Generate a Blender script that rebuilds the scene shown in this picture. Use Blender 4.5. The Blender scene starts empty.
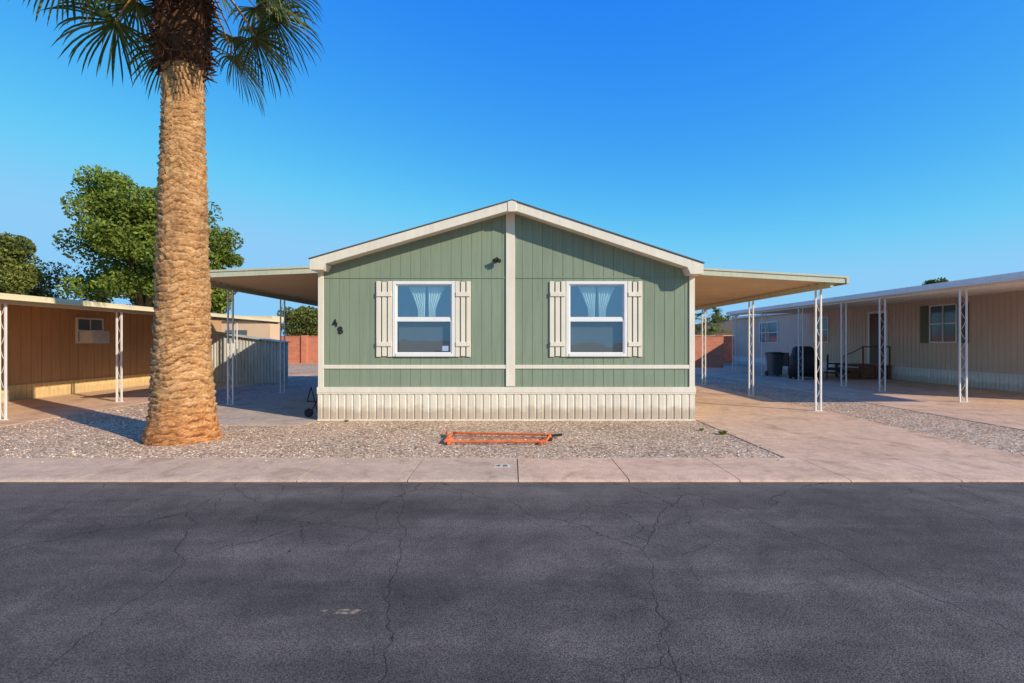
import bpy, math, random
import numpy as np
from mathutils import Vector, Matrix, noise
R = random.Random(7)
D2R = math.radians
scene = bpy.context.scene
scene.view_settings.view_transform = 'Standard'
scene.view_settings.look = 'None'
scene.view_settings.exposure = 0
COL = scene.collection

# ------------------------------------------------------------ helpers
class MB:
    def __init__(s): s.v=[]; s.f=[]
    def add(s, vs, fs):
        n=len(s.v); s.v.extend([tuple(v) for v in vs]); s.f.extend([tuple(i+n for i in f) for f in fs])
    def box(s,x0,x1,y0,y1,z0,z1):
        s.add([(x0,y0,z0),(x1,y0,z0),(x1,y1,z0),(x0,y1,z0),(x0,y0,z1),(x1,y0,z1),(x1,y1,z1),(x0,y1,z1)],
              [(0,3,2,1),(4,5,6,7),(0,1,5,4),(1,2,6,5),(2,3,7,6),(3,0,4,7)])
    def bar(s,p,q,r,r2=None,n=6,flat=1.0):
        p=Vector(p);q=Vector(q);r2=r if r2 is None else r2
        d=(q-p).normalized(); u=d.orthogonal().normalized() if abs(d.z)<.99 else Vector((1,0,0))
        if abs(d.z)<.99: u=d.cross(Vector((0,0,1))).normalized()
        w=d.cross(u)
        vs=[]
        for c,rr in((p,r),(q,r2)):
            for i in range(n):
                a=2*math.pi*(i+.5)/n
                vs.append(c+u*math.cos(a)*rr+w*math.sin(a)*rr*flat)
        fs=[(i,(i+1)%n,n+(i+1)%n,n+i) for i in range(n)]+[tuple(range(n))[::-1],tuple(range(n,2*n))]
        s.add(vs,fs)
    def prism_xz(s,pts,y0,y1):
        n=len(pts)
        vs=[(x,y0,z) for x,z in pts]+[(x,y1,z) for x,z in pts]
        fs=[tuple(range(n)),tuple(range(n,2*n))[::-1]]+[(i,n+i,n+(i+1)%n,(i+1)%n) for i in range(n)]
        s.add(vs,fs)
    def quad(s,a,b,c,d): s.add([a,b,c,d],[(0,1,2,3)])
    def ribbed(s,p0,p1,zb,zt,pitch=.2,gw=.011,depth=.006,phase=0,e=.003):
        p0=Vector((p0[0],p0[1],0));p1=Vector((p1[0],p1[1],0));L=(p1-p0).length;d=(p1-p0)/L
        n=Vector((d.y,-d.x,0))
        if not callable(zb): b0=zb; zb=lambda x:b0
        if not callable(zt): t0=zt; zt=lambda x:t0
        prof=[(0,0)]
        g=math.ceil(phase/pitch)*pitch-phase
        while g<L:
            for a,o in((g-gw/2,0),(g-gw/2+e,-depth),(g+gw/2-e,-depth),(g+gw/2,0)):
                if 0.001<a<L-.001: prof.append((a,o))
            g+=pitch
        prof.append((L,0))
        vs=[]
        for a,o in prof:
            p=p0+d*a+n*o
            vs.append((p.x,p.y,zb(p.x))); vs.append((p.x,p.y,zt(p.x)))
        s.add(vs,[(2*i,2*i+2,2*i+3,2*i+1) for i in range(len(prof)-1)])
    def obj(s,name,mat,parent=None,smooth=False,bevel=0):
        me=bpy.data.meshes.new(name); me.from_pydata(s.v,[],s.f); me.update()
        if smooth:
            me.polygons.foreach_set('use_smooth',[True]*len(me.polygons))
        me.materials.append(mat)
        o=bpy.data.objects.new(name,me); COL.objects.link(o)
        if parent: o.parent=parent
        if bevel:
            m=o.modifiers.new('b','BEVEL'); m.width=bevel; m.segments=2; m.limit_method='ANGLE'
        return o
def group(name):
    e=bpy.data.objects.new(name,None); COL.objects.link(e); e.empty_display_size=.1; return e

class NT:
    def __init__(s,name):
        s.m=bpy.data.materials.new(name); s.m.use_nodes=True; s.t=s.m.node_tree
        s.b=s.t.nodes['Principled BSDF']; s.L=s.t.links
        s.tc=s.t.nodes.new('ShaderNodeTexCoord')
    def n(s,typ,**k):
        nd=s.t.nodes.new('ShaderNode'+typ)
        for a,b in k.items():
            if a.startswith('i_'): nd.inputs[a[2:].replace('_',' ')].default_value=b
            else: setattr(nd,a,b)
        return nd
    def link(s,a,b): s.L.new(a,b)
    def vec(s,scale=(1,1,1)):
        mp=s.n('Mapping'); mp.inputs['Scale'].default_value=scale
        s.link(s.tc.outputs['Object'],mp.inputs['Vector']); return mp.outputs[0]
    def noise(s,scale,detail=4,rough=.6,vec=None,dist=0):
        nd=s.n('TexNoise'); nd.inputs['Scale'].default_value=scale; nd.inputs['Detail'].default_value=min(detail,4)
        nd.inputs['Roughness'].default_value=rough; nd.inputs['Distortion'].default_value=dist
        s.link(vec if vec is not None else s.tc.outputs['Object'],nd.inputs['Vector']); return nd
    def ramp(s,fac,stops,interp='LINEAR'):
        r=s.n('ValToRGB'); cr=r.color_ramp; cr.interpolation=interp
        while len(cr.elements)<len(stops): cr.elements.new(.5)
        for e,(p,c) in zip(cr.elements,stops):
            e.position=p
            if not hasattr(c,'__len__'): c=(c,c,c)
            e.color=(*c,1)
        s.link(fac,r.inputs[0]); return r.outputs[0]
    def mix(s,fac,a,b,mode='MIX'):
        m=s.n('MixRGB',blend_type=mode)
        for i,x in enumerate((fac,a,b)):
            if hasattr(x,'links') or hasattr(x,'is_linked'): s.link(x,m.inputs[i])
            elif hasattr(x,'__len__'): m.inputs[i].default_value=(*x,1)
            else: m.inputs[i].default_value=x if i==0 else (x,x,x,1)
        return m.outputs[0]
    def math(s,op,a,b=None,c=None):
        m=s.n('Math',operation=op)
        for i,x in enumerate((a,b,c)):
            if x is None: continue
            if hasattr(x,'is_linked'): s.link(x,m.inputs[i])
            else: m.inputs[i].default_value=x
        return m.outputs[0]
    def bump(s,h,strength=.3,dist=.01):
        b=s.n('Bump'); b.inputs['Strength'].default_value=strength; b.inputs['Distance'].default_value=dist
        s.link(h,b.inputs['Height']); s.link(b.outputs[0],s.b.inputs['Normal'])
    def base(s,c):
        if hasattr(c,'is_linked'): s.link(c,s.b.inputs['Base Color'])
        else: s.b.inputs['Base Color'].default_value=(*c,1)
    def rough(s,v,spec=.3):
        s.b.inputs['Roughness'].default_value=v; s.b.inputs['Specular IOR Level'].default_value=spec

def simple(name,c,rough=.6,var=.12,scale=1.5,fine=40,bump=.15,metal=0,spec=.3,streak=0,dirt=0):
    t=NT(name)
    n1=t.noise(scale,3); n2=t.noise(fine,2)
    c=Vector(c)
    col=t.ramp(n1.outputs[0],[(.3,tuple(c*(1-var))),(.7,tuple(c*(1+var*.6)))])
    col=t.mix(var*.8,col,t.ramp(n2.outputs[0],[(.3,.5),(.7,1.2)]),'MULTIPLY')
    if streak:
        n3=t.noise(3,4,vec=t.vec((6,6,.35)))
        col=t.mix(streak,col,t.ramp(n3.outputs[0],[(.35,.55),(.6,1.05)]),'MULTIPLY')
    if dirt:
        sx=t.n('SeparateXYZ'); t.link(t.tc.outputs['Object'],sx.inputs[0])
        nz=t.noise(5,4)
        zz=t.math('SUBTRACT',sx.outputs[2],t.math('MULTIPLY',nz.outputs[0],.35))
        f=t.ramp(zz,[(0,1.0),(.12,0.0)])
        f2=t.math('MULTIPLY',f,dirt)
        col=t.mix(f2,col,(.38,.27,.17))
    t.base(col); t.rough(rough,spec); t.b.inputs['Metallic'].default_value=metal
    if bump>=.3: t.bump(n2.outputs[0],bump,.004)
    return t.m

# ------------------------------------------------------------ materials
M_green=simple('green_siding',(.240,.292,.200),.75,.07,.7,60,.3,streak=.22)
M_cream=simple('cream_trim',(.79,.71,.57),.6,.06,2,60,.15,streak=.16)
M_skirt=simple('cream_skirt',(.80,.71,.56),.6,.07,2,60,.15,streak=.3,dirt=.6)
M_white=simple('white_vinyl',(.80,.77,.72),.45,.04,3,50,.05)
M_whitepost=simple('white_post_paint',(.80,.76,.70),.5,.08,3,50,.1,streak=.2)
M_shingle=simple('roof_shingle',(.13,.115,.105),.9,.25,3,90,.6)
M_cpan=simple('carport_pan',(.66,.48,.29),.5,.08,1,40,.1,streak=.1)
M_cfas=simple('carport_fascia',(.54,.54,.39),.5,.08,1.5,40,.1,streak=.18)
M_tanwall=simple('tan_siding',(.56,.31,.145),.7,.08,.8,50,.2,streak=.25)
M_tanskirt=simple('tan_skirt',(.80,.57,.26),.7,.08,.8,50,.2,streak=.25,dirt=.4)
M_tanfas=simple('tan_fascia',(.74,.61,.38),.6,.08,1,50,.1)
M_pinkwall=simple('beige_pink_siding',(.68,.50,.39),.7,.06,.8,50,.2,streak=.2)
M_nskirt=simple('white_skirt',(.82,.77,.72),.6,.06,.8,50,.1,streak=.15,dirt=.4)
M_olive=simple('olive_shutter',(.15,.16,.10),.6)
M_dark=simple('interior_reflection_tint',(.03,.06,.075),.9,.1)  # room walls tinted teal-blue to stand in for sky reflected in the panes
M_black=simple('black_metal',(.02,.02,.02),.5,.1)
M_orange=simple('orange_paint',(.78,.17,.045),.55,.25,6,60,.4,streak=.1)
M_metal=simple('galvanised_metal',(.62,.60,.52),.5,.15,1.2,50,.1,metal=.0,streak=.5)
M_wood=simple('brown_wood',(.14,.06,.035),.8,.3,3,50,.3)
M_redwood=simple('red_wood',(.24,.09,.05),.8,.3,3,50,.3)
M_cover=simple('black_cover',(.025,.025,.025),.6,.2,4,40,.4)
M_bin=simple('grey_bin',(.09,.09,.09),.5,.1)
M_blind=simple('blind_fabric',(.36,.37,.36),.8,.05)
M_curtain=simple('sheer_curtain',(.8,.83,.78),.9,.05)
M_bark=simple('tree_bark',(.15,.11,.075),.9,.3,4,30,.8)
M_stucco=simple('cream_stucco',(.70,.48,.30),.85,.06,1,60,.1)
M_ac=simple('ac_unit_plastic',(.75,.72,.64),.5,.1,5)

def glass(name,tint,fac):
    t=NT(name); nt=t.t
    tr=t.n('BsdfTransparent'); tr.inputs[0].default_value=(*tint,1)
    gl=t.n('BsdfGlossy'); gl.inputs['Roughness'].default_value=.02; gl.inputs[0].default_value=(.8,.9,1,1)
    nz=t.noise(1.3,2); b=t.n('Bump'); b.inputs['Strength'].default_value=.06; b.inputs['Distance'].default_value=.05
    t.link(nz.outputs[0],b.inputs['Height']); t.link(b.outputs[0],gl.inputs['Normal'])
    mx=t.n('MixShader'); mx.inputs[0].default_value=fac
    t.link(tr.outputs[0],mx.inputs[1]); t.link(gl.outputs[0],mx.inputs[2])
    t.link(mx.outputs[0],nt.nodes['Material Output'].inputs['Surface']); return t.m
M_glass=glass('window_glass',(.75,.88,.9),.34)
M_screen=glass('window_screen_glass',(.5,.56,.58),.18)

def gravel_mat(name,cols,scale=30,tint=(1,1,1)):
    t=NT(name)
    vo=t.n('TexVoronoi'); vo.inputs['Scale'].default_value=scale; vo.inputs['Randomness'].default_value=1
    t.link(t.tc.outputs['Object'],vo.inputs['Vector'])
    sp=t.n('SeparateColor'); t.link(vo.outputs['Color'],sp.inputs[0])
    col=t.ramp(sp.outputs[0],[(i/(len(cols)-1),c) for i,c in enumerate(cols)])
    big=t.noise(.7,4,.65)
    col=t.mix(1,col,t.ramp(big.outputs[0],[(.3,(.78,.73,.68)),(.7,(1.15,1.08,1.02))]),'MULTIPLY')
    gap=t.ramp(vo.outputs['Distance'],[(.3,1.0),(.75,.5)])
    col=t.mix(1,col,gap,'MULTIPLY')
    t.base(col); t.rough(.9,.2)
    inv=t.math('SUBTRACT',1,vo.outputs['Distance'])
    t.bump(inv,.5,.012); return t.m
GC=[(.24,.15,.09),(.78,.53,.34),(.52,.35,.22),(.90,.70,.50),(.64,.38,.22),(.38,.27,.19),(.95,.82,.64),(.72,.51,.34)]
M_gravel=gravel_mat('yard_gravel',GC,28)
def stone_mat():
    t=NT('gravel_stone'); g=t.n('NewGeometry')
    col=t.ramp(g.outputs['Random Per Island'],[(i/(len(GC)-1),c) for i,c in enumerate(GC)])
    t.base(col); t.rough(.85,.2); return t.m
M_stone=stone_mat()
M_dirt=simple('desert_dirt',(.45,.33,.22),.95,.2,.3,8,.1)

def concrete(name,c,joint=None,var=.1):
    t=NT(name)
    n1=t.noise(.9,4,.65); n2=t.noise(70,2); n3=t.noise(6,4,.7); n4=t.noise(1.8,4,.7,dist=.8)
    c=Vector(c)
    col=t.ramp(n1.outputs[0],[(.3,tuple(c*(1-var))),(.72,tuple(c*(1+var)))])
    col=t.mix(.6,col,t.ramp(n3.outputs[0],[(.3,.68),(.62,1.08)]),'MULTIPLY')
    col=t.mix(.4,col,t.ramp(n2.outputs[0],[(.35,.55),(.65,1.2)]),'MULTIPLY')
    col=t.mix(.8,col,t.ramp(n4.outputs[0],[(.34,(.72,.68,.64)),(.48,(1,1,1))]),'MULTIPLY')
    t.base(col); t.rough(.85,.25); return t.m
M_conc=concrete('sidewalk_concrete',(.66,.45,.30))
M_conc2=concrete('sidewalk_concrete_new',(.75,.48,.305))
M_drive=concrete('driveway_concrete',(.73,.46,.285),var=.14)
M_patio=concrete('patio_concrete',(.58,.44,.33))
M_joint=simple('joint_dark',(.12,.09,.07),.95,.2,10)  # dark brown bed showing in the gaps between slabs

def asphalt():
    t=NT('asphalt')
    big=t.noise(.35,3,.6); mid=t.noise(2.2,4,.7,dist=.6); fine=t.noise(110,2,.7); sp=t.noise(260,1,.5)
    streak=t.noise(1.1,4,.6,vec=t.vec((.22,1.6,1)))
    col=t.ramp(big.outputs[0],[(.3,(.080,.066,.056)),(.7,(.136,.111,.094))])
    col=t.mix(.85,col,t.ramp(mid.outputs[0],[(.3,.62),(.68,1.22)]),'MULTIPLY')
    col=t.mix(.9,col,t.ramp(streak.outputs[0],[(.32,.64),(.66,1.28)]),'MULTIPLY')
    col=t.mix(.95,col,t.ramp(fine.outputs[0],[(.36,.38),(.66,1.7)]),'MULTIPLY')
    col=t.mix(t.ramp(sp.outputs[0],[(.64,0.0),(.72,.7)]),col,(.30,.245,.195))
    sx=t.n('SeparateXYZ'); t.link(t.tc.outputs['Object'],sx.inputs[0])
    yy=t.math('ADD',sx.outputs[1],t.math('MULTIPLY',mid.outputs[0],.8))
    dust=t.ramp(t.math('MULTIPLY',t.math('SUBTRACT',yy,4.6),.6),[(.35,0.0),(1.0,.35)])
    col=t.mix(dust,col,(.20,.155,.12))
    def cr(scale,width,dist,seed,thr,ys,ns):
        dn=t.noise(ns,4,.6)
        add=t.n('VectorMath',operation='MULTIPLY_ADD')
        t.link(dn.outputs['Color'],add.inputs[0]); add.inputs[1].default_value=(dist,dist,0)
        mp=t.n('Mapping'); mp.inputs['Location'].default_value=(seed,seed*.7,0); mp.inputs['Scale'].default_value=(1.0,ys,1)
        t.link(t.tc.outputs['Object'],mp.inputs[0]); t.link(mp.outputs[0],add.inputs[2])
        v=t.n('TexVoronoi',feature='DISTANCE_TO_EDGE',voronoi_dimensions='2D'); v.inputs['Scale'].default_value=scale
        t.link(add.outputs[0],v.inputs['Vector'])
        line=t.ramp(v.outputs['Distance'],[(width*.35,1.0),(width,0.0)])
        mk=t.noise(.45,2,.5,vec=mp.outputs[0])
        return t.math('MULTIPLY',line,t.ramp(mk.outputs[0],[(thr,0.0),(thr+.07,1.0)]))
    c1=cr(.66,.0038,.30,5.3,.34,.42,1.7); c2=cr(2.0,.0080,.25,33.7,.475,.75,2.5)
    cc=t.math('MAXIMUM',c1,c2)
    col=t.mix(t.math('MULTIPLY',cc,.88),col,(.016,.013,.011))
    t.base(col); t.rough(.88,.25)
    t.bump(fine.outputs[0],.6,.008); return t.m
M_asph=asphalt()

def brick():
    t=NT('red_brick'); b=t.n('TexBrick'); mp=t.n('Mapping'); mp.inputs['Rotation'].default_value=(D2R(90),0,0)
    t.link(t.tc.outputs['Object'],mp.inputs[0]); t.link(mp.outputs[0],b.inputs['Vector'])
    b.inputs['Color1'].default_value=(.68,.22,.12,1); b.inputs['Color2'].default_value=(.56,.18,.10,1); b.inputs['Mortar'].default_value=(.48,.28,.2,1)
    b.inputs['Scale'].default_value=1; b.inputs['Brick Width'].default_value=.4; b.inputs['Row Height'].default_value=.2; b.inputs['Mortar Size'].default_value=.012
    t.base(b.outputs[0]); t.rough(.9); return t.m
M_brick=brick()

def leafmat(name,c1,c2,c3,trans=.3):
    t=NT(name); g=t.n('NewGeometry')
    r=t.ramp(g.outputs['Random Per Island'],[(0,c1),(.55,c2),(1,c3)])
    big=t.noise(.5,2)
    r=t.mix(.6,r,t.ramp(big.outputs[0],[(.35,.6),(.65,1.25)]),'MULTIPLY')
    t.base(r); t.rough(.6,.25)
    tl=t.n('BsdfTranslucent'); t.link(r,tl.inputs[0])
    mx=t.n('MixShader'); mx.inputs[0].default_value=trans
    t.link(t.b.outputs[0],mx.inputs[1]); t.link(tl.outputs[0],mx.inputs[2])
    t.link(mx.outputs[0],t.t.nodes['Material Output'].inputs['Surface'])
    return t.m
M_leafA=leafmat('leaf_green',(.08,.12,.012),(.17,.23,.028),(.31,.36,.06))
M_leafB=leafmat('leaf_olive',(.08,.10,.016),(.16,.185,.035),(.28,.29,.07))
M_frond=leafmat('palm_frond',(.05,.09,.022),(.10,.155,.04),(.28,.27,.08))

def trunkmat():
    t=NT('palm_trunk')
    n=t.noise(4,4,.7,vec=t.vec((1,1,4))); f=t.noise(30,4,.75,vec=t.vec((1,1,2.2))); b=t.noise(1.1,2)
    at=t.n('Attribute',attribute_name='scar')
    col=t.ramp(n.outputs[0],[(.28,(.38,.18,.07)),(.5,(.68,.36,.15)),(.75,(.88,.58,.30))])
    col=t.mix(.8,col,t.ramp(f.outputs[0],[(.35,.40),(.65,1.25)]),'MULTIPLY')
    col=t.mix(at.outputs['Fac'],col,(.11,.04,.017))
    col=t.mix(.5,col,t.ramp(b.outputs[0],[(.35,.70),(.65,1.15)]),'MULTIPLY')
    sx=t.n('SeparateXYZ'); t.link(t.tc.outputs['Object'],sx.inputs[0])
    zn=t.math('ADD',sx.outputs[2],t.math('MULTIPLY',n.outputs[0],.5))
    low=t.ramp(zn,[(.45,.55),(1.0,0.0)])
    col=t.mix(low,col,t.mix(1,col,(1.1,.75,.52),'MULTIPLY'))
    t.base(col); t.rough(.9,.2); t.bump(f.outputs[0],.8,.02); return t.m
M_trunk=trunkmat()
M_boot=simple('palm_boot',(.12,.055,.028),.9,.45,4,40,.1)
M_petiole=simple('palm_petiole',(.60,.32,.08),.7,.3,3)

# ------------------------------------------------------------ ground, road
mb=MB(); mb.quad((-400,-400,-.06),(400,-400,-.06),(400,400,-.06),(-400,400,-.06)); mb.obj('ground',M_dirt)
mb=MB(); mb.quad((-200,-5,-.016),(200,-5,-.016),(200,5.80,-.016),(-200,5.80,-.016)); mb.obj('road',M_asph)
mb=MB(); mb.box(-150,150,6.75,160,-.055,0); mb.obj('gravel_yard',M_gravel)
gs=group('sidewalk')
def slab(mb,x0,x1):
    prof=[(5.715,-.045),(5.72,-.006),(5.735,.002),(5.77,.008),(5.84,.012),(6.80,.012),(6.80,-.045)]
    n=len(prof)
    vs=[(x0,y,z) for y,z in prof]+[(x1,y,z) for y,z in prof]
    fs=[(i,n+i,n+(i+1)%n,(i+1)%n) for i in range(n)]+[tuple(range(n)),tuple(range(n,2*n))[::-1]]
    mb.add(vs,fs)
a=MB();b=MB()
sp=1.24
for k in range(-48,48):
    x0=k*sp+.07
    slab(a if k<0 else b,x0+.006,x0+sp-.006)
a.obj('slabs_old',M_conc,gs); b.obj('slabs_newer',M_conc2,gs)
mb=MB(); mb.box(-60,60,5.74,6.795,-.05,-.004); mb.obj('joints',M_joint,gs)
mb=MB(); mb.box(-200,200,-6.2,-5,-.05,.06); mb.obj('sidewalk',M_conc)

def sheet_slab(name,x0,x1,y0,y1,z,mat,jy=None,jx=None):
    g=group(name); mb=MB(); ys=[y0]+[y for y in (jy or [])]+[y1]; xs=[x0]+(jx or [])+[x1]
    for i in range(len(ys)-1):
        for j in range(len(xs)-1):
            mb.box(xs[j]+.005,xs[j+1]-.005,ys[i]+.005,ys[i+1]-.005,-.05,z)
    mb.obj('slab',mat,g); mb=MB(); mb.box(x0+.01,x1-.01,y0+.01,y1-.01,-.052,z-.012); mb.obj('joint_bed',M_joint,g)
sheet_slab('driveway',3.63,6.95,6.81,30,.011,M_drive,jy=[9.3,12.2,15.2,18.2,21.2,24.2])
sheet_slab('driveway',8.95,15.55,6.81,32,.011,M_drive,jy=[10,13.2,16.4,19.6,22.8],jx=[12.2])
sheet_slab('patio_slab',-7.15,-3.83,9.45,26,.010,M_patio,jy=[12.5,15.5,18.5,21.5])
sheet_slab('driveway',-13.0,-9.3,6.81,24,.010,M_drive,jy=[10,13.2,16.4,19.6],jx=[])

def stones():
    rng=np.random.default_rng(5)
    N=36000
    x=rng.uniform(-11,9,N); y=6.80+rng.random(N)**1.3*6.0
    stray=rng.random(N)<.006; y=np.where(stray,rng.uniform(6.45,6.8,N),y)
    ok=(~((x>3.70)&(x<6.88)))&(~((x<-3.75)&(x>-7.1)&(y>9.50)))&(~((x<-9.25)))&(~((x>9.0)))&(~((x>-3.85)&(x<3.65)&(y>10.02)))
    x=x[ok];y=y[ok];N=len(x)
    s=np.clip(rng.lognormal(-4.65,.42,N),.005,.032)
    base=np.array([(1,0,0),(0,1,0),(-1,0,0),(0,-1,0),(0,0,.8),(0,0,-.6)],float)
    faces=np.array([(0,1,4),(1,2,4),(2,3,4),(3,0,4),(1,0,5),(2,1,5),(3,2,5),(0,3,5)])
    V=base[None]*(1+rng.uniform(-.35,.35,(N,6,1)))
    a=rng.uniform(0,6.28,N); c=np.cos(a)[:,None];sn=np.sin(a)[:,None]
    vx=V[:,:,0]*c-V[:,:,1]*sn*.8; vy=V[:,:,0]*sn+V[:,:,1]*c*.8
    zb=np.where(((y<6.8)|((x>3.63)&(x<6.95))|((x<-3.8)&(x>-7.15)&(y>9.45))),.012,0)[:,None]
    V=np.stack([vx*s[:,None]+x[:,None],vy*s[:,None]+y[:,None],V[:,:,2]*s[:,None]*.6+s[:,None]*.15+zb],2).reshape(-1,3)
    F=(faces[None]+(np.arange(N)*6)[:,None,None]).reshape(-1,3)
    me=bpy.data.meshes.new('gravel'); me.from_pydata(V.tolist(),[],F.tolist()); me.materials.append(M_stone)
    COL.objects.link(bpy.data.objects.new('gravel',me))
stones()

# ------------------------------------------------------------ main house
H=group('green_manufactured_house')
FY=10.08; XL,XR=-3.80,3.58; BY=27.0
def rooftop(x): return 4.24+x*.29 if x<0 else 4.24-x*.329
def walltop(x): return rooftop(x)-.10
wins=[(-2.343,-1.122),(1.063,2.264)]; WZ0,WZ1=1.26,2.74
mb=MB()
segs=[(XL,wins[0][0]),(wins[0][1],wins[1][0]),(wins[1][1],XR)]
for s0,s1 in segs: mb.ribbed((s0,FY),(s1,FY),.5,walltop,phase=s0-XL)
for s0,s1 in wins:
    mb.ribbed((s0,FY),(s1,FY),.5,WZ0+.03,phase=s0-XL); mb.ribbed((s0,FY),(s1,FY),WZ1-.03,walltop,phase=s0-XL)
mb.ribbed((XR,FY),(XR,BY),.5,walltop(XR)-.02); mb.ribbed((XL,BY),(XL,FY),.5,walltop(XL)-.02); mb.ribbed((XR,BY),(XL,BY),.5,walltop)
mb.obj('wall_siding',M_green,H)
mb=MB(); mb.box(XL+.11,-.13,FY-.012,FY+.005,2.800,2.822); mb.box(.075,XR-.11,FY-.012,FY+.005,2.800,2.822); mb.obj('belt_flashing',M_green,H)
mb=MB()
mb.box(XL-.012,XL+.095,FY-.024,FY+.10,.66,2.98); mb.box(XR-.095,XR+.012,FY-.024,FY+.10,.66,2.92)
mb.box(-.118,.06,FY-.028,FY-.001,.672,4.08)
mb.box(XL-.03,XR+.03,FY-.04,FY-.001,.552,.66)
mb.box(XL+.096,-.12,FY-.02,FY-.001,1.02,1.095); mb.box(.062,XR-.096,FY-.02,FY-.001,1.02,1.095)
mb.obj('wall_trim',M_cream,H,bevel=.004)
mb=MB()
mb.ribbed((XL-.015,FY-.022),(XR+.015,FY-.022),0,.55,pitch=.15,gw=.045,depth=.014,e=.012,phase=.06)
mb.ribbed((XR+.015,FY-.022),(XR+.015,BY),0,.55,pitch=.15,gw=.05,depth=.016,e=.012); mb.ribbed((XL-.015,BY),(XL-.015,FY-.022),0,.55,pitch=.15,gw=.05,depth=.016,e=.012)
mb.obj('skirting',M_skirt,H)
mb=MB(); mb.box(XL-.02,XR+.02,FY-.035,FY-.0235,0,.03); mb.box(XL-.028,XR+.028,FY-.034,FY-.0225,.525,.5515); mb.obj('skirting_rails',M_cream,H)
RY=9.75; RX0,RX1=-3.85,3.64
mb=MB()
mb.prism_xz([(RX0-.02,rooftop(RX0)),(0,4.24),(0,4.262),(RX0-.03,rooftop(RX0)+.018)],RY-.015,BY+.3)
mb.prism_xz([(0,4.24),(RX1+.02,rooftop(RX1)),(RX1+.03,rooftop(RX1)+.018),(0,4.262)],RY-.015,BY+.3)
mb.obj('roof_shingles',M_shingle,H)
mb=MB(); h=.17
for y0,y1 in((RY,RY+.03),):
    mb.prism_xz([(RX0,rooftop(RX0)-h),(0,4.238-h),(0,4.238),(RX0,rooftop(RX0)-.002)],y0,y1)
    mb.prism_xz([(0,4.238-h),(RX1,rooftop(RX1)-h),(RX1,rooftop(RX1)-.002),(0,4.238)],y0,y1)
mb.prism_xz([(RX0+.02,rooftop(RX0)-h+.02),(0,4.24-h+.02),(0,4.20),(RX0+.02,rooftop(RX0)-.03)],RY+.03,FY+.02)
mb.prism_xz([(0,4.24-h+.02),(RX1-.02,rooftop(RX1)-h+.02),(RX1-.02,rooftop(RX1)-.03),(0,4.20)],RY+.03,FY+.02)
mb.prism_xz([(RX0-.004,rooftop(RX0)-h-.03),(RX0+.24,rooftop(RX0)-h-.03),(RX0+.3,rooftop(RX0)-h+.08),(RX0-.004,rooftop(RX0)-.01)],RY-.004,FY+.03)
mb.prism_xz([(RX1-.24,rooftop(RX1)-h-.03),(RX1+.004,rooftop(RX1)-h-.03),(RX1+.004,rooftop(RX1)-.01),(RX1-.3,rooftop(RX1)-h+.10)],RY-.004,FY+.03)
mb.box(RX0,RX0+.03,FY+.03,BY+.25,rooftop(RX0)-h,rooftop(RX0)-.004); mb.box(RX1-.03,RX1,FY+.03,BY+.25,rooftop(RX1)-h,rooftop(RX1)-.004)
mb.prism_xz([(-.075,4.03),(.075,4.03),(.085,4.222),(0,4.25),(-.085,4.222)],RY-.012,RY+.02)
mb.obj('roof_fascia',M_cream,H,bevel=.003)
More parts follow.
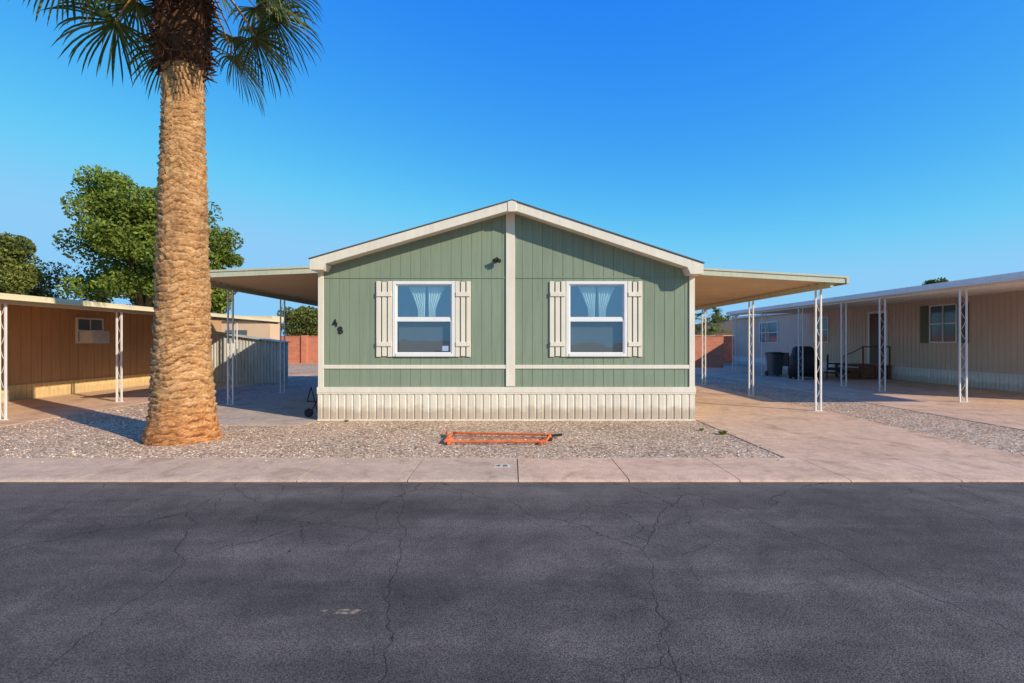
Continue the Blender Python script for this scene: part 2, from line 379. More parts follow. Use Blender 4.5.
def window(x0,x1,i):
    mb=MB(); y0=FY-.035
    f=.06
    mb.box(x0,x0+f,y0,FY+.06,WZ0,WZ1); mb.box(x1-f,x1,y0,FY+.06,WZ0,WZ1)
    mb.box(x0+f,x1-f,y0,FY+.06,WZ1-f,WZ1); mb.box(x0+f,x1-f,y0-.012,FY+.06,WZ0,WZ0+f)
    zm=(WZ0+WZ1)/2-.01
    mb.box(x0+f,x1-f,y0+.022,FY+.05,zm-.018,zm+.022)
    s=.025
    for a,b,yy in((WZ0+f,zm-.018,y0+.012),(zm+.022,WZ1-f,y0+.03)):
        mb.box(x0+f,x0+f+s,yy,FY+.04,a,b); mb.box(x1-f-s,x1-f,yy,FY+.04,a,b)
        mb.box(x0+f+s,x1-f-s,yy,FY+.04,b-s,b); mb.box(x0+f+s,x1-f-s,yy,FY+.04,a,a+s)
    mb.obj('window_frame_%d'%i,M_white,H,bevel=.003)
    mb=MB(); X0,X1=x0+f+s-.002,x1-f-s+.002
    mb.quad((X0,FY+.012,zm+.04),(X1,FY+.012,zm+.04),(X1,FY+.012,WZ1-f-s+.004),(X0,FY+.012,WZ1-f-s+.004)); mb.obj('window_glass_upper_%d'%i,M_glass,H)
    mb=MB(); mb.quad((X0,FY-.006,WZ0+f+s-.004),(X1,FY-.006,WZ0+f+s-.004),(X1,FY-.006,zm-.040),(X0,FY-.006,zm-.040)); mb.obj('window_glass_lower_%d'%i,M_screen,H)
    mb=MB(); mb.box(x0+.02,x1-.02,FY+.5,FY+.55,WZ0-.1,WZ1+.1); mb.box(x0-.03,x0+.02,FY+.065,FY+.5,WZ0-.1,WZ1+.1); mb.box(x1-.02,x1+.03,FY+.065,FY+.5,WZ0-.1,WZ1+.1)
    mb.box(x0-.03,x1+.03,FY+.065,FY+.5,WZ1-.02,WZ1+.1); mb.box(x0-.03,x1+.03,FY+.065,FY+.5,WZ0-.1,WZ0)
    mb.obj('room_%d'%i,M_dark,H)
    mb=MB(); z=WZ0+.08
    while z<zm+.02:
        mb.box(x0+.09,x1-.09,FY+.10,FY+.104,z,z+.032); z+=.036
    mb.box(x0+.09,x1-.09,FY+.11,FY+.115,WZ0+.05,zm+.03)
    mb.obj('blind_%d'%i,M_blind,H)
    mb=MB(); cx=(x0+x1)/2+.03; nu,nv=36,14; W=(x1-x0)/2-.09
    ztop=WZ1-.09
    for sgn in(-1,1):
        vs=[];fs=[]
        for j in range(nv+1):
            v=j/nv
            inner=.015+.03*v; wid=.26*(1-v)**1.2+.09+.05*max(0,v-.7)*3
            for k in range(nu+1):
                u=k/nu
                vs.append((cx+sgn*(inner+u*wid),FY+.15+.016*math.sin(u*34+v*2+sgn),ztop-v*(.66-.05*u)-.03*math.sin(u*9)*v))
        for j in range(nv):
            for k in range(nu):
                q=j*(nu+1)+k; fs.append((q,q+1,q+nu+2,q+nu+1))
        mb.add(vs,fs)
    mb.obj('curtain_%d'%i,M_curtain,H,smooth=True)
for i,(a,b_) in enumerate(wins): window(a,b_,i+1)
mb=MB()
for a,b_ in((-2.665,-2.352),(-1.113,-.812),(.742,1.054),(2.273,2.56)):
    gp=.026; bw=((b_-a)-2*gp)/3
    for k in range(3):
        x0=a+k*(bw+gp)
        mb.box(x0,x0+bw,FY-.03,FY-.008,WZ0-.005+(.0 if k!=1 else .012),WZ1-(.0 if k!=1 else .012))
    for z in (WZ0+.20,WZ1-.30):
        mb.box(a+.008,b_-.008,FY-.052,FY-.0305,z,z+.085)
mb.obj('shutters',M_cream,H,bevel=.004)
mb=MB(); mb.box(-1.37,-1.25,FY-.010,FY-.007,1.37,1.47); mb.obj('window_sticker',simple('sticker',(.35,.5,.7),.5),H)
mb=MB()
mb.bar((-.30,FY-.001,3.16),(-.30,FY-.03,3.16),.05,.05,12)
mb.bar((-.30,FY-.03,3.16),(-.30,FY-.10,3.14),.02,.02,8)
mb.bar((-.30,FY-.07,3.15),(-.24,FY-.13,3.12),.025,.042,12); mb.bar((-.30,FY-.07,3.15),(-.35,FY-.12,3.13),.025,.036,12)
mb.obj('security_light',M_black,H)
def text(s,loc,size,mat,parent,rot=(90,0,0),name='number'):
    cu=bpy.data.curves.new(name,'FONT'); cu.body=s; cu.size=size; cu.extrude=.006; cu.materials.append(mat); cu.offset=.004
    o=bpy.data.objects.new(name,cu); o.location=loc; o.rotation_euler=[D2R(a) for a in rot]; COL.objects.link(o)
    if parent: o.parent=parent
    return o
text('4',(-3.52,FY-.012,1.84),.20,M_black,H,(90,-12,0),'number_upper'); text('8',(-3.41,FY-.012,1.70),.20,M_black,H,(90,-12,0),'number_lower')

# ------------------------------------------------------------ lattice posts / carports
def lattice_post(mb,x,y,z1,w=.15,axis='x',z0=.01,t=.016):
    dx,dy=(w/2,0) if axis=='x' else (0,w/2)
    for s in(-1,1): mb.box(x+s*dx-t,x+s*dx+t,y+s*dy-t,y+s*dy+t,z0,z1)
    n=int((z1-z0)/.26); st=(z1-z0)/n
    for k in range(n):
        s=1 if k%2 else -1; za=z0+k*st; zb_=za+st
        mb.bar((x-s*dx*.95,y-s*dy*.95,za),(x,y,za+st*.35),.005,n=4); mb.bar((x,y,za+st*.35),(x+s*dx*.95,y+s*dy*.95,zb_),.005,n=4)
    mb.box(x-dx-.03,x+dx+.03,y-dy-.03,y+dy+.03,z0,z0+.012)
def carport(name,xi,zi,xo,zo,y0,y1,pan,fas,posts,pw=.13,th=.14,pitch=.30,px=None,pmat=None):
    g=group(name); mb=MB()
    prof=[];y=y0+.05
    while y<y1-.05:
        for a,o in((0,0),(.05,.05),(pitch-.06,.05),(pitch-.01,0)): prof.append((y+a,o))
        y+=pitch
    vs=[]
    for a,o in prof:
        vs.append((xi,a,zi-th+o+.02)); vs.append((xo,a,zo-th+o+.02))
    mb.add(vs,[(2*i,2*i+1,2*i+3,2*i+2) for i in range(len(prof)-1)])
    mb.obj('roof_pans',pan,g)
    mb=MB()
    def strip(ya,yb,dz0,dz1):
        x0,z0,x1,z1=(xi,zi,xo,zo)
        pts=[(x0,z0+dz0),(x1,z1+dz0),(x1,z1+dz1),(x0,z0+dz1)]
        if x1<x0: pts=[pts[1],pts[0],pts[3],pts[2]]
        mb.prism_xz(pts,ya,yb)
    strip(y0,y0+.04,-th,0); strip(y0-.02,y0-.001,-.03,.012); strip(y1-.04,y1,-th,0); strip(y0+.041,y1-.041,-.035,-.004)
    s=1 if xo>xi else -1
    a,b=sorted((xo,xo+s*.05)); mb.box(a,b,y0-.02,y1+.01,zo-th-.01,zo+.008)
    a,b=sorted((xo,xo+s*.08)); mb.box(a,b,y0-.015,y1,zo-th-.012,zo-th+.005)
    mb.obj('roof_fascia',fas,g)
    mb=MB(); bx=px if px else xo-s*.25
    mb.box(bx-.035,bx+.035,y0+.06,y1-.05,zo-th-.08,zo-th+.018+abs(bx-xo)*abs(zi-zo)/abs(xi-xo)*.5)
    mb.obj('beam',fas,g)
    mb=MB()
    for p in posts:
        lattice_post(mb,bx,p,zo-th-.07,pw,'x')
    mb.obj('posts',pmat or M_whitepost,g); return g
g=carport('carport',3.60,3.13,7.08,2.93,10.85,19.5,M_cpan,M_cfas,[11.4,14.6,18.2],px=6.82,pw=.115)
g=carport('carport',-3.82,3.17,-7.2,3.03,10.9,19.5,M_cpan,M_cfas,[12.55,15.4,18.7],px=-6.9,pw=.12)

# ------------------------------------------------------------ right neighbour
N=group('beige_manufactured_house')
mb=MB(); mb.ribbed((15.6,36),(15.6,12.0),.5,3.12,pitch=.2,gw=.03,depth=.012); mb.ribbed((15.6,12.0),(22.5,12.0),.5,3.12,pitch=.2); mb.obj('wall_siding',M_pinkwall,N)
mb=MB(); mb.ribbed((15.57,36),(15.57,11.98),0,.52,pitch=.15,gw=.04,depth=.02,e=.008); mb.ribbed((15.57,11.98),(22.5,11.98),0,.52,pitch=.15,gw=.04,depth=.02); mb.box(15.54,15.6,11.97,36,.50,.53); mb.obj('skirting',M_nskirt,N)
mb=MB(); mb.prism_xz([(15.4,3.12),(22.7,3.12),(22.7,3.25),(19,3.65),(15.4,3.25)],11.7,36.3); mb.obj('roof',M_nskirt,N)
def side_window(y0,y1,z0,z1,shut=True,x=15.6,s=-1,mat_sh=M_olive,parent=N,n=1,vd=1):
    mb=MB(); f=.05; xa,xb=sorted((x+s*.05,x+s*.002))
    mb.box(xa,xb,y0,y0+f,z0,z1); mb.box(xa,xb,y1-f,y1,z0,z1); mb.box(xa,xb,y0+f,y1-f,z0,z0+f); mb.box(xa,xb,y0+f,y1-f,z1-f,z1)
    for k in range(vd):
        yc=y0+(k+1)*(y1-y0)/(vd+1); mb.box(xa,xb,yc-.015,yc+.015,z0+f,z1-f)
    zc=(z0+z1)/2; mb.box(xa+.01,xb-.01,y0+f,y1-f,zc-.02,zc+.02)
    mb.obj('window_frame_%d'%n,M_white,parent)
    mb=MB(); xx=x+s*.02
    mb.box(min(xx,xx+.01),max(xx,xx+.01),y0+f,y1-f,z0+f,z1-f); mb.obj('window_glass_%d'%n,M_sg,parent)
    if shut:
        mb=MB()
        for a,b in((y0-.42,y0-.04),(y1+.04,y1+.42)):
            mb.box(xa+.01,xb,a,b,z0,z1)
            z=z0+.06
            while z<z1-.08: mb.box(xa-.004,xa+.009,a+.05,b-.05,z,z+.03); z+=.055
        mb.obj('shutters_%d'%n,mat_sh,parent)
t=NT('side_window_glass'); t.base((.10,.13,.15)); t.rough(.08,.6); M_sg=t.m
side_window(17.9,19.1,1.5,2.9); side_window(30.0,32.2,1.45,2.75,False,n=2); side_window(25.2,26.4,1.5,2.8,False,n=3)
mb=MB(); mb.box(15.54,15.598,21.3,22.25,.62,2.75); mb.obj('door',simple('door_brown',(.14,.09,.06),.6),N)
mb=MB(); mb.box(15.53,15.597,21.2,21.295,.6,2.85); mb.box(15.53,15.597,22.255,22.35,.6,2.85); mb.box(15.53,15.597,21.295,22.255,2.755,2.85); mb.obj('door_frame',M_white,N)
carport('carport',15.55,3.22,11.35,3.10,9.8,27,M_nskirt,M_nskirt,[13.05,15.9,17.75,20.4,23.4,26.5],pw=.17,px=11.5)
S=group('wooden_steps'); mb=MB()
mb.box(14.3,15.5,20.9,22.7,.50,.58)
for k,(xa) in enumerate((14.0,13.7)): mb.box(xa,xa+.32,21.1,22.5,.34-.17*k,.40-.17*k)
for xx,yy in((14.35,20.95),(15.4,20.95),(14.35,22.65),(15.4,22.65),(14.9,20.95)): mb.box(xx-.045,xx+.045,yy-.045,yy+.045,.01,.50)
mb.box(14.32,15.48,20.93,20.96,.12,.46); mb.box(14.3,14.34,20.95,22.65,.1,.46)
for k in (0,1): mb.box(13.7+.3*k,14.02+.3*k,21.1,21.14,.01,.17+.17*k)
mb.obj('deck',M_redwood,S)
mb=MB()
for xx in(14.33,15.42): mb.box(xx-.02,xx+.02,20.88,20.92,.5,1.35)
mb.box(14.3,15.45,20.87,20.93,1.32,1.36)
mb.bar((14.33,20.9,1.32),(13.55,20.9,.95),.02); mb.bar((13.55,20.9,.95),(13.55,20.9,.01),.02)
mb.obj('railing',M_wood,S)
B=group('covered_barbecue_grill')
def loft(mb,rings):
    n=len(rings[0])
    vs=[p for r in rings for p in r]
    fs=[(j*n+i,j*n+(i+1)%n,(j+1)*n+(i+1)%n,(j+1)*n+i) for j in range(len(rings)-1) for i in range(n)]
    fs+= [tuple(range(n))[::-1],tuple(range((len(rings)-1)*n,len(rings)*n))]
    mb.add(vs,fs)
def rr(cx,cy,w,d,z,n=24,p=4,wob=0):
    o=[]
    for i in range(n):
        a=2*math.pi*i/n; c,s=math.cos(a),math.sin(a)
        k=(abs(c)**p+abs(s)**p)**(-1/p); k*=1+wob*math.sin(a*9+z*7)
        o.append((cx+c*k*w/2,cy+s*k*d/2,z))
    return o
mb=MB(); gx,gy=12.15,21.2
loft(mb,[rr(gx,gy,1.25,.68,.12,wob=.03),rr(gx,gy,1.2,.65,.6,wob=.02),rr(gx,gy,1.22,.62,.92,wob=.01),rr(gx-.1,gy,.85,.56,1.02),rr(gx-.1,gy,.75,.45,1.28),rr(gx-.1,gy,.55,.2,1.36)])
mb.obj('cover',M_cover,B,smooth=True)
mb=MB()
for sx in(-.5,.5):
    for sy in(-.22,.22): mb.bar((gx+sx,21.2+sy-.02,.07),(gx+sx,21.2+sy+.02,.07),.06,n=12)
    mb.box(gx+sx-.02,gx+sx+.02,20.98,21.42,.07,.15)
mb.obj('wheels',M_black,B)
T=group('wheeled_trash_bin'); mb=MB(); cx,cy=11.75,22.9
loft(mb,[rr(cx,cy,.46,.5,.06,p=6),rr(cx,cy,.56,.62,.95,p=6),rr(cx,cy,.62,.68,.96,p=6),rr(cx,cy,.62,.68,1.0,p=6)]); mb.obj('bin_body',M_bin,T)
mb=MB(); loft(mb,[rr(cx,cy,.64,.72,1.003,p=6),rr(cx,cy,.60,.68,1.06,p=6),rr(cx,cy,.3,.4,1.09,p=6)]); mb.bar((cx-.28,cy+.36,1.0),(cx+.28,cy+.36,1.0),.02); mb.obj('lid',M_black,T)
mb=MB(); mb.bar((cx-.27,cy+.24,.12),(cx-.21,cy+.24,.12),.12,n=14); mb.bar((cx+.21,cy+.24,.12),(cx+.27,cy+.24,.12),.12,n=14); mb.obj('wheels',M_black,T)
def chair(x,y,rot,mat):
    g=group('patio_chair'); mb=MB()
    for a,b in((-.25,-.25),(.25,-.25),(-.25,.25),(.25,.25)): mb.bar((a,b,0),(a*.95,b*.95,.62 if b<0 else .95),.018)
    mb.box(-.26,.26,-.26,.24,.38,.48); mb.box(-.25,.25,.20,.25,.48,1.02)
    for s in(-.27,.27): mb.box(s-.03,s+.03,-.28,.26,.62,.66)
    mb.obj('frame',mat,g,bevel=.01); g.location=(x,y,.012); g.rotation_euler=(0,0,rot)
chair(13.15,20.9,D2R(60),M_cover); chair(12.95,22.4,D2R(20),M_black); chair(13.1,24.2,D2R(100),M_cover)
g=group('patio_table'); mb=MB(); loft(mb,[rr(13.9,24.5,1.1,1.1,.70,p=2),rr(13.9,24.5,1.1,1.1,.73,p=2)]); mb.bar((13.9,24.5,.01),(13.9,24.5,.7),.03); mb.bar((13.9,24.5,.01),(13.9,24.5,.05),.3,.28,16); mb.obj('table',M_wood,g)

# ------------------------------------------------------------ left neighbour
L=group('tan_manufactured_house')
mb=MB(); mb.ribbed((-13.05,7.0),(-13.05,23),.40,2.7,pitch=.3,gw=.03,depth=.012); mb.ribbed((-19,7),(-13.05,7.0),.40,2.7,pitch=.3); mb.ribbed((-13.05,23),(-19,23),.4,2.7); mb.obj('wall_siding',M_tanwall,L)
mb=MB(); mb.ribbed((-13.02,6.98),(-13.02,23.02),0,.41,pitch=.15,gw=.04,depth=.02,e=.008); mb.ribbed((-19,6.98),(-13.02,6.98),0,.41); mb.obj('skirting',M_tanskirt,L)
mb=MB(); mb.box(-19.2,-12.95,6.9,23.2,2.55,2.66); mb.obj('roof',M_tanfas,L)
side_window(15.3,16.3,1.50,2.28,False,x=-13.05,s=1,parent=L,n=1)
mb=MB(); mb.box(-13.04,-12.62,15.4,16.05,1.50,1.88)
for k in range(9): mb.box(-12.625,-12.61,15.43,16.02,1.53+k*.037,1.548+k*.037)
mb.obj('window_air_conditioner',M_ac,L)
carport('carport',-13.0,2.60,-9.85,2.48,7.8,22,M_cpan,M_tanfas,[10.1,13.1,18.6],pw=.12,px=-10.05,th=.10)

g=group('corrugated_metal_shed'); mb=MB()
zt=lambda x:1.52+(-8.7-x)*.14
mb.ribbed((-11.7,19.2),(-8.7,19.2),0,zt,pitch=.12,gw=.06,depth=.03,e=.02); mb.ribbed((-8.7,19.2),(-8.7,19.9),0,1.52,pitch=.12,gw=.06,depth=.03,e=.02); mb.ribbed((-8.7,19.9),(-11.7,19.9),0,zt,pitch=.12,gw=.06,depth=.03,e=.02)
mb.obj('walls',M_metal,g); mb=MB(); mb.prism_xz([(-11.8,1.955),(-8.65,1.515),(-8.65,1.55),(-11.8,1.99)],19.1,20.0); mb.obj('roof',M_metal,g)
g=group('cream_building'); mb=MB(); mb.box(-24,-13.7,29,30.2,0,2.75); mb.obj('walls',M_stucco,g)
mb=MB(); mb.box(-24.2,-13.5,28.8,30.4,2.75,3.0); mb.obj('roof',M_tanfas,g)
mb=MB(); mb.box(-16.2,-15,28.96,28.999,1.2,2.2); mb.obj('window',M_sg,g)
g=group('brick_wall'); mb=MB(); mb.box(-60,60,37.0,37.2,0,1.9); mb.obj('wall',M_brick,g); mb=MB(); mb.box(-60,60,36.97,37.23,1.9,1.96)
x=-60
while x<=60: mb.box(x-.2,x+.2,36.9,37.3,0,2.0); x+=5
mb.obj('cap_and_piers',M_brick,g)
g=group('brick_wall'); mb=MB(); mb.box(6.9,12.6,30.5,30.7,0,1.85); mb.obj('wall',M_brick,g); mb=MB(); mb.box(6.88,12.62,30.47,30.73,1.85,1.90); mb.obj('cap',M_brick,g)
g=group('distant_house'); mb=MB(); mb.box(18,32,56,66,0,2.6); mb.obj('walls',M_stucco,g); mb=MB(); mb.prism_xz([(17.6,2.6),(32.4,2.6),(25,4.0)],55.6,66.4); mb.obj('roof',M_shingle,g)

# ------------------------------------------------------------ orange frame
g=group('orange_steel_frame'); mb=MB()
A=(-1.02,7.72,.045);Bp=(.50,7.70,.05);C=(.62,8.22,.06);Dp=(-.98,8.42,.05)
def pipe(p,q,r=.02): mb.bar(p,q,r,n=8)
pipe(A,Bp);pipe(Dp,C);pipe(A,Dp);pipe(Bp,C)
A2=(A[0]+.12,A[1]+.12,.08);B2=(Bp[0]-.1,Bp[1]+.1,.08);D2=(Dp[0]+.1,Dp[1]-.12,.08);C2=(C[0]-.1,C[1]-.08,.08)
pipe(A2,B2,.008);pipe(D2,C2,.008)
for a,b in((A,A2),(Bp,B2),(C,C2),(Dp,D2)): pipe(a,b,.012)
pipe((-.95,7.68,.03),(-1.08,8.5,.05),.026); pipe((.42,7.66,.03),(.66,8.30,.05),.026)
mb.obj('frame',M_orange,g)
mb=MB(); mb.bar((.56,8.15,.05),(.80,8.22,.06),.022,n=8); mb.bar((.45,7.9,.03),(.62,8.0,.03),.028,n=8); mb.obj('clamps',M_black,g)
g=group('curb_number_marking'); mb=MB(); mb.box(-.22,-.02,6.28,6.42,.0125,.0150); mb.obj('paint',simple('faded_white_paint',(.72,.60,.46),.8,.3,12),g)
for i,dg in((0,'4'),(1,'8')): text(dg,(-.205+i*.09,6.305,.0158),.12,M_bin,g,(0,0,0),'digit_%d'%i).data.extrude=.0005
t=NT('paint_scuff'); nn=t.noise(14,4); t.base((.46,.35,.23)); t.rough(.9)
tr=t.n('BsdfTransparent'); mx=t.n('MixShader'); t.link(t.ramp(nn.outputs[0],[(.42,0.0),(.6,.8)]),mx.inputs[0]); t.link(tr.outputs[0],mx.inputs[1]); t.link(t.b.outputs[0],mx.inputs[2]); t.link(mx.outputs[0],t.t.nodes['Material Output'].inputs['Surface'])
mb=MB(); mb.add([(-.98+.13*math.cos(a)*(1+.2*math.sin(3*a)),2.97+.03*math.sin(a),-.012) for a in [i*.3927 for i in range(16)]],[tuple(range(16))]); mb.obj('road_scuff',t.m)
def weed(x,y,s,n,name='weed_plant'):
    mb=MB()
    for i in range(n):
        a=R.uniform(0,6.28); l=s*R.uniform(.5,1); u=Vector((math.cos(a),math.sin(a),0)); p=Vector((x,y,.005))+u*R.uniform(0,s*.4)
        q=p+u*l*.6+Vector((0,0,l*R.uniform(.3,.9))); w=u.cross(Vector((0,0,1)))*.012
        mb.add([p-w*.5,p+w*.5,(p+q)/2+w+Vector((0,0,.01)),q,(p+q)/2-w+Vector((0,0,.01))],[(0,1,2,3,4)])
    mb.obj(name,M_leafA)
weed(3.52,8.55,.10,60); weed(3.3,8.9,.06,30); weed(-3.2,9.9,.06,25)
g=group('side_steps'); mb=MB(); mb.box(-4.75,-3.84,13.2,14.3,.01,.22); mb.box(-4.45,-3.84,13.2,14.3,.22,.42); mb.obj('steps',M_patio,g)
g=group('folding_garden_cart'); mb=MB()
mb.bar((-3.95,10.45,.05),(-4.12,10.5,.62),.012); mb.bar((-4.15,10.45,.03),(-3.93,10.5,.45),.012); mb.bar((-4.12,10.3,.35),(-3.9,10.35,.35),.012); mb.bar((-4.12,10.5,.62),(-4.12,10.3,.35),.012); mb.bar((-4.15,10.44,.1),(-4.15,10.48,.1),.09,n=14)
mb.obj('frame',M_black,g)

# ------------------------------------------------------------ trees
def tree(name,x,y,h,cr,cz,rz,nclump,nleaf,leaf,mat,seed,trunk_r=.2,aspect=1.0,csig=.5):
    rng=np.random.default_rng(seed); rr_=random.Random(seed)
    g=group(name); mb=MB()
    top=Vector((x,y,cz-rz*.35)); mb.bar((x,y,0),top,trunk_r,trunk_r*.6,10)
    cl=[]
    for i in range(nclump):
        while True:
            p=rng.uniform(-1,1,3); d=np.linalg.norm(p)
            if d<1 and d>.25: break
        k=1+.25*math.sin(3.1*math.atan2(p[1],p[0])+seed)
        c=np.array([x+p[0]*cr*k,y+p[1]*cr*aspect,cz+p[2]*rz*(1+.15*math.sin(p[0]*5+seed))]); cl.append(c)
        if i%3==0:
            m=top.lerp(Vector(c),.45)+Vector((0,0,-.2*rr_.random())); st=Vector((x,y,(cz-rz)*rr_.uniform(.7,1.1)+.3))
            mb.bar(st,m,trunk_r*.4,trunk_r*.22,6); mb.bar(m,Vector(c),trunk_r*.22,.02,5)
    mb.obj('trunk_and_limbs',M_bark,g)
    cl=np.array(cl); sig=csig*rng.uniform(.6,1.3,len(cl))
    idx=rng.integers(0,len(cl),nleaf)
    off=rng.normal(0,1,(nleaf,3)); nn=np.linalg.norm(off,axis=1)[:,None]; off=off/nn*np.minimum(nn,1.9)
    P=cl[idx]+off*sig[idx][:,None]*np.array([1,1,.7])
    d1=rng.normal(0,1,(nleaf,3)); d1/=np.linalg.norm(d1,axis=1)[:,None]
    d2=np.cross(d1,rng.normal(0,1,(nleaf,3))); d2/=np.linalg.norm(d2,axis=1)[:,None]
    s=(leaf*rng.uniform(.6,1.4,nleaf))[:,None]
    V=np.stack([P-d1*s,P+d2*s*.5,P+d1*s,P-d2*s*.5],1).reshape(-1,3)
    F=np.arange(nleaf*4).reshape(-1,4)
    me=bpy.data.meshes.new('foliage'); me.from_pydata(V.tolist(),[],F.tolist()); me.materials.append(mat)
    o=bpy.data.objects.new('foliage',me); COL.objects.link(o); o.parent=g
tree('broadleaf_tree',-21.5,30,11.8,3.6,7.0,3.9,90,46000,.11,M_leafA,3,.35,csig=.58)
tree('broadleaf_tree',-18.3,32,9,.8,6.0,2.3,18,9000,.11,M_leafA,8,.2,csig=.45)
tree('broadleaf_tree',-29.9,30,8.4,2.4,5.4,2.5,28,18000,.11,M_leafB,5,.3,csig=.58)
tree('broadleaf_tree',-17.8,44,4.6,1.6,3.1,1.3,14,5000,.12,M_leafB,12,.15,csig=.45)
tree('broadleaf_tree',-20.8,52,5,2.0,3.0,1.6,16,6000,.15,M_leafB,13,.15,csig=.5)
tree('conifer_tree',41.5,50,8,.6,6.9,1.1,12,2600,.12,M_leafB,14,.12,csig=.3)
tree('broadleaf_tree',23.5,60,5.2,2.0,3.2,1.4,14,5000,.16,M_leafB,15,.15,csig=.5)
rng=np.random.default_rng(9); Nn=24000
cx=rng.uniform(-110,110,Nn); hh=2.4+1.3*np.sin(cx*.31)+.9*np.sin(cx*.83+1)+.6*np.sin(cx*2.1)
P=np.stack([cx,95+rng.normal(0,2,Nn),rng.random(Nn)**.8*np.clip(hh,.8,9)],1)
d1=rng.normal(0,1,(Nn,3))*.3; d2=rng.normal(0,1,(Nn,3))*.2
V=np.stack([P-d1,P+d2,P+d1,P-d2],1).reshape(-1,3)
me=bpy.data.meshes.new('distant_trees'); me.from_pydata(V.tolist(),[],np.arange(Nn*4).reshape(-1,4).tolist()); me.materials.append(M_leafB); COL.objects.link(bpy.data.objects.new('distant_trees',me))

# ------------------------------------------------------------ palms
def frond(leaf,pet,base,az,el,plen,flen,rnd,nl=38,wd=.018):
    d=Vector((math.cos(az)*math.cos(el),math.sin(az)*math.cos(el),math.sin(el)))
    p=Vector(base); pts=[p.copy()]
    n=7
    for i in range(n):
        d=(d+Vector((0,0,-.075))).normalized(); p=p+d*plen/n; pts.append(p.copy())
    for i in range(n): pet.bar(pts[i],pts[i+1],.03-.018*i/n,.03-.018*(i+1)/n,5,.5)
    side=d.cross(Vector((0,0,1))).normalized(); up=side.cross(d).normalized()
    tw=rnd.uniform(-.6,.6); side,up=(side*math.cos(tw)+up*math.sin(tw)),(up*math.cos(tw)-side*math.sin(tw))
    for k in range(nl):
        t=(k/(nl-1)-.5)*2; a=t*D2R(105)+rnd.uniform(-.05,.05)
        l=flen*(1-.28*abs(t))*rnd.uniform(.82,1.1)
        dd=(d*math.cos(a)+side*math.sin(a)+up*.22*(1-abs(t))).normalized()
        q=p.copy(); ns=6; wv=dd.cross(up).normalized()
        vs=[];droop=rnd.uniform(.14,.42)
        for j in range(ns+1):
            u=j/ns; w=wd*(.45+1.3*u)*(1-u)**.55+.0015 if u<1 else .001
            vs+= [q-wv*w,q+wv*w]
            if j>=ns//2: dd=(dd+Vector((rnd.uniform(-.06,.06),rnd.uniform(-.06,.06),-droop*(u*2)))).normalized()
            q=q+dd*l/ns
        leaf.add(vs,[(2*j,2*j+1,2*j+3,2*j+2) for j in range(ns)])
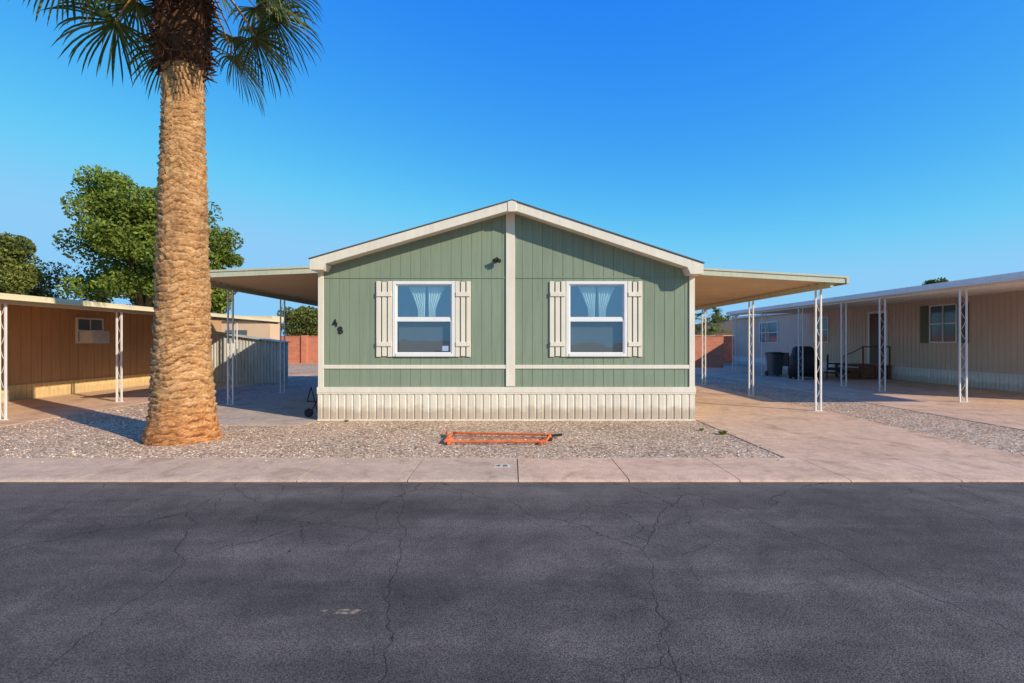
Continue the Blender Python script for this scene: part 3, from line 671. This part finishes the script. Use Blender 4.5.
def palm(name,x,y,prof,zc,nf,seed,scale=1,boots=True,seg=96,dz=.02,elmin=-32,wd=.018):
    rnd=random.Random(seed); g=group(name)
    zs=[];z=-.03
    while z<prof[-1][0]: zs.append(z); z+=dz
    def rad(z):
        for (a,ra),(b,rb) in zip(prof,prof[1:]):
            if z<=b: 
                t=max(0,(z-a)/(b-a)); return ra+(rb-ra)*t
        return prof[-1][1]
    vs=[];sc=[];fs=[]
    for z in zs:
        for i in range(seg):
            a=2*math.pi*i/seg; ca,sa=math.cos(a),math.sin(a)
            nz=noise.noise(Vector((ca*1.6,sa*1.6,z*1.2+seed)))
            nz2=noise.noise(Vector((ca*7,sa*7,z*9+seed))); nz3=noise.noise(Vector((ca*16,sa*16,z*26)))
            ph=z*9.0+nz*1.1+.22*nz2+.18*math.sin(a*2); fr=ph-math.floor(ph)
            rowi=math.floor(ph); cell=noise.noise(Vector((a*2.6+rowi*3.7,rowi*1.31,0)))
            saw=(fr**1.4)
            r=rad(z)+.034*saw*(1+.7*cell)-.014+.016*nz2+.013*nz3+.02*nz
            vs.append((x+ca*r,y+sa*r,z)); sc.append(max(0,min(.92,(1-fr*2.9)*1.1*(1+cell) -nz3*.3)) if fr<.34 else max(0,-nz3*.45))
    for j in range(len(zs)-1):
        for i in range(seg):
            q=j*seg; fs.append((q+i,q+(i+1)%seg,q+seg+(i+1)%seg,q+seg+i))
    mb=MB(); mb.add(vs,fs); o=mb.obj('trunk',M_trunk,g,smooth=True)
    at=o.data.attributes.new('scar','FLOAT','POINT'); at.data.foreach_set('value',sc)
    zt=prof[-1][0]
    if boots:
        mb=MB(); rings=[]
        for j in range(34):
            z=zt-.12+j*.065; rr0=rad(zt)*(1.02+.36*math.sin(min(1,j/6)*math.pi/2))*(1-max(0,(j-22))/16)
            rings.append([(x+math.cos(2*math.pi*i/32)*rr0*(1+.14*noise.noise(Vector((i*.9,z*6,1)))),y+math.sin(2*math.pi*i/32)*rr0*(1+.14*noise.noise(Vector((i*.9,z*6,5)))),z) for i in range(32)])
        loft(mb,rings)
        for i in range(900):
            a=rnd.uniform(0,6.283); h_=rnd.random(); low=.10*noise.noise(Vector((math.cos(a)*2,math.sin(a)*2,3))); z=zt-.20+low+h_*1.65; r0=rad(zt)*1.0+.10*rnd.random(); l=rnd.uniform(.06,.26)
            e=D2R(rnd.uniform(-60,70)); a2=a+rnd.uniform(-1.1,1.1)
            p=Vector((x+math.cos(a)*r0,y+math.sin(a)*r0,z)); d=Vector((math.cos(a2)*math.cos(e),math.sin(a2)*math.cos(e),math.sin(e)))
            mb.bar(p,p+d*l,rnd.uniform(.01,.045),rnd.uniform(.003,.02),5,.4)
        for i in range(120):
            a=rnd.uniform(0,6.283); z=zt+rnd.uniform(.1,.9); r0=rad(zt)*1.25
            p=Vector((x+math.cos(a)*r0,y+math.sin(a)*r0,z)); q=p+Vector((math.cos(a)*rnd.uniform(.02,.14),math.sin(a)*rnd.uniform(.02,.14),-rnd.uniform(.2,.5)))
            mb.bar(p,q,.014,.003,4,.5)
        mb.obj('boots',M_boot,g)
    leaf=MB();pet=MB()
    for i in range(nf):
        az=i*2.39996+rnd.uniform(-.2,.2); u=(i+.5)/nf
        el=D2R(80-(80-elmin)*u**.8+rnd.uniform(-8,8))
        bz=zc+.35*(1-u)-.25*u
        frond(leaf,pet,(x+math.cos(az)*.2*scale,y+math.sin(az)*.2*scale,bz),az,el,rnd.uniform(1.0,1.5)*scale,rnd.uniform(.85,1.15)*scale,rnd,wd=wd)
    leaf.obj('fronds',M_frond,g); pet.obj('petioles',M_petiole,g)
palm('fan_palm_tree',-5.24,8.15,[(0,.54),(.12,.525),(.35,.475),(.8,.43),(1.5,.39),(2.6,.36),(3.8,.33),(5.0,.295),(6.0,.27)],7.9,54,4)
palm('fan_palm_tree',19.5,52,[(0,.25),(1,.2),(3.2,.18)],3.7,26,9,1.0,False,16,.2,wd=.03)

# ------------------------------------------------------------ light
EL,AZ=D2R(27.5),D2R(55)
sd=Vector((math.sin(AZ)*math.cos(EL),-math.cos(AZ)*math.cos(EL),math.sin(EL)))
ld=bpy.data.lights.new('sun','SUN'); ld.energy=5.0; ld.angle=D2R(.5); ld.color=(1,.89,.72)
lo=bpy.data.objects.new('sun',ld); COL.objects.link(lo); lo.rotation_euler=sd.to_track_quat('Z','Y').to_euler(); lo.location=(20,-20,30)
w=bpy.data.worlds.new('World'); scene.world=w; w.use_nodes=True; nt=w.node_tree
bg=nt.nodes['Background']; sky=nt.nodes.new('ShaderNodeTexSky'); sky.sky_type='NISHITA'; sky.sun_disc=False
sky.sun_elevation=EL; sky.sun_rotation=math.pi-AZ; sky.air_density=1.0; sky.dust_density=.3; sky.ozone_density=3.0; sky.altitude=400
# colour grade of the clear winter sky, per channel
sep=nt.nodes.new('ShaderNodeSeparateColor'); nt.links.new(sky.outputs[0],sep.inputs[0])
cmb=nt.nodes.new('ShaderNodeCombineColor')
for ch,(k,p) in enumerate(((.042/.15,1.95),(.178/.15,1.05),(.88/.15,.05))):
    pw=nt.nodes.new('ShaderNodeMath'); pw.operation='POWER'; nt.links.new(sep.outputs[ch],pw.inputs[0]); pw.inputs[1].default_value=p
    ml=nt.nodes.new('ShaderNodeMath'); ml.operation='MULTIPLY'; nt.links.new(pw.outputs[0],ml.inputs[0]); ml.inputs[1].default_value=k
    mn=nt.nodes.new('ShaderNodeMath'); mn.operation='SMOOTH_MIN'; mn.inputs[2].default_value=1.0; nt.links.new(ml.outputs[0],mn.inputs[0]); mn.inputs[1].default_value=(1.9,4.2,6.2)[ch]
    nt.links.new(mn.outputs[0] if ch<2 else ml.outputs[0],cmb.inputs[ch])
nt.links.new(cmb.outputs[0],bg.inputs[0]); bg.inputs[1].default_value=.145

cam=bpy.data.cameras.new('camera'); cam.lens=18; cam.sensor_width=36; cam.clip_end=1500; cam.clip_start=.05
co=bpy.data.objects.new('camera',cam); COL.objects.link(co); co.location=(0,0,1.555); co.rotation_euler=(D2R(90),0,0); scene.camera=co
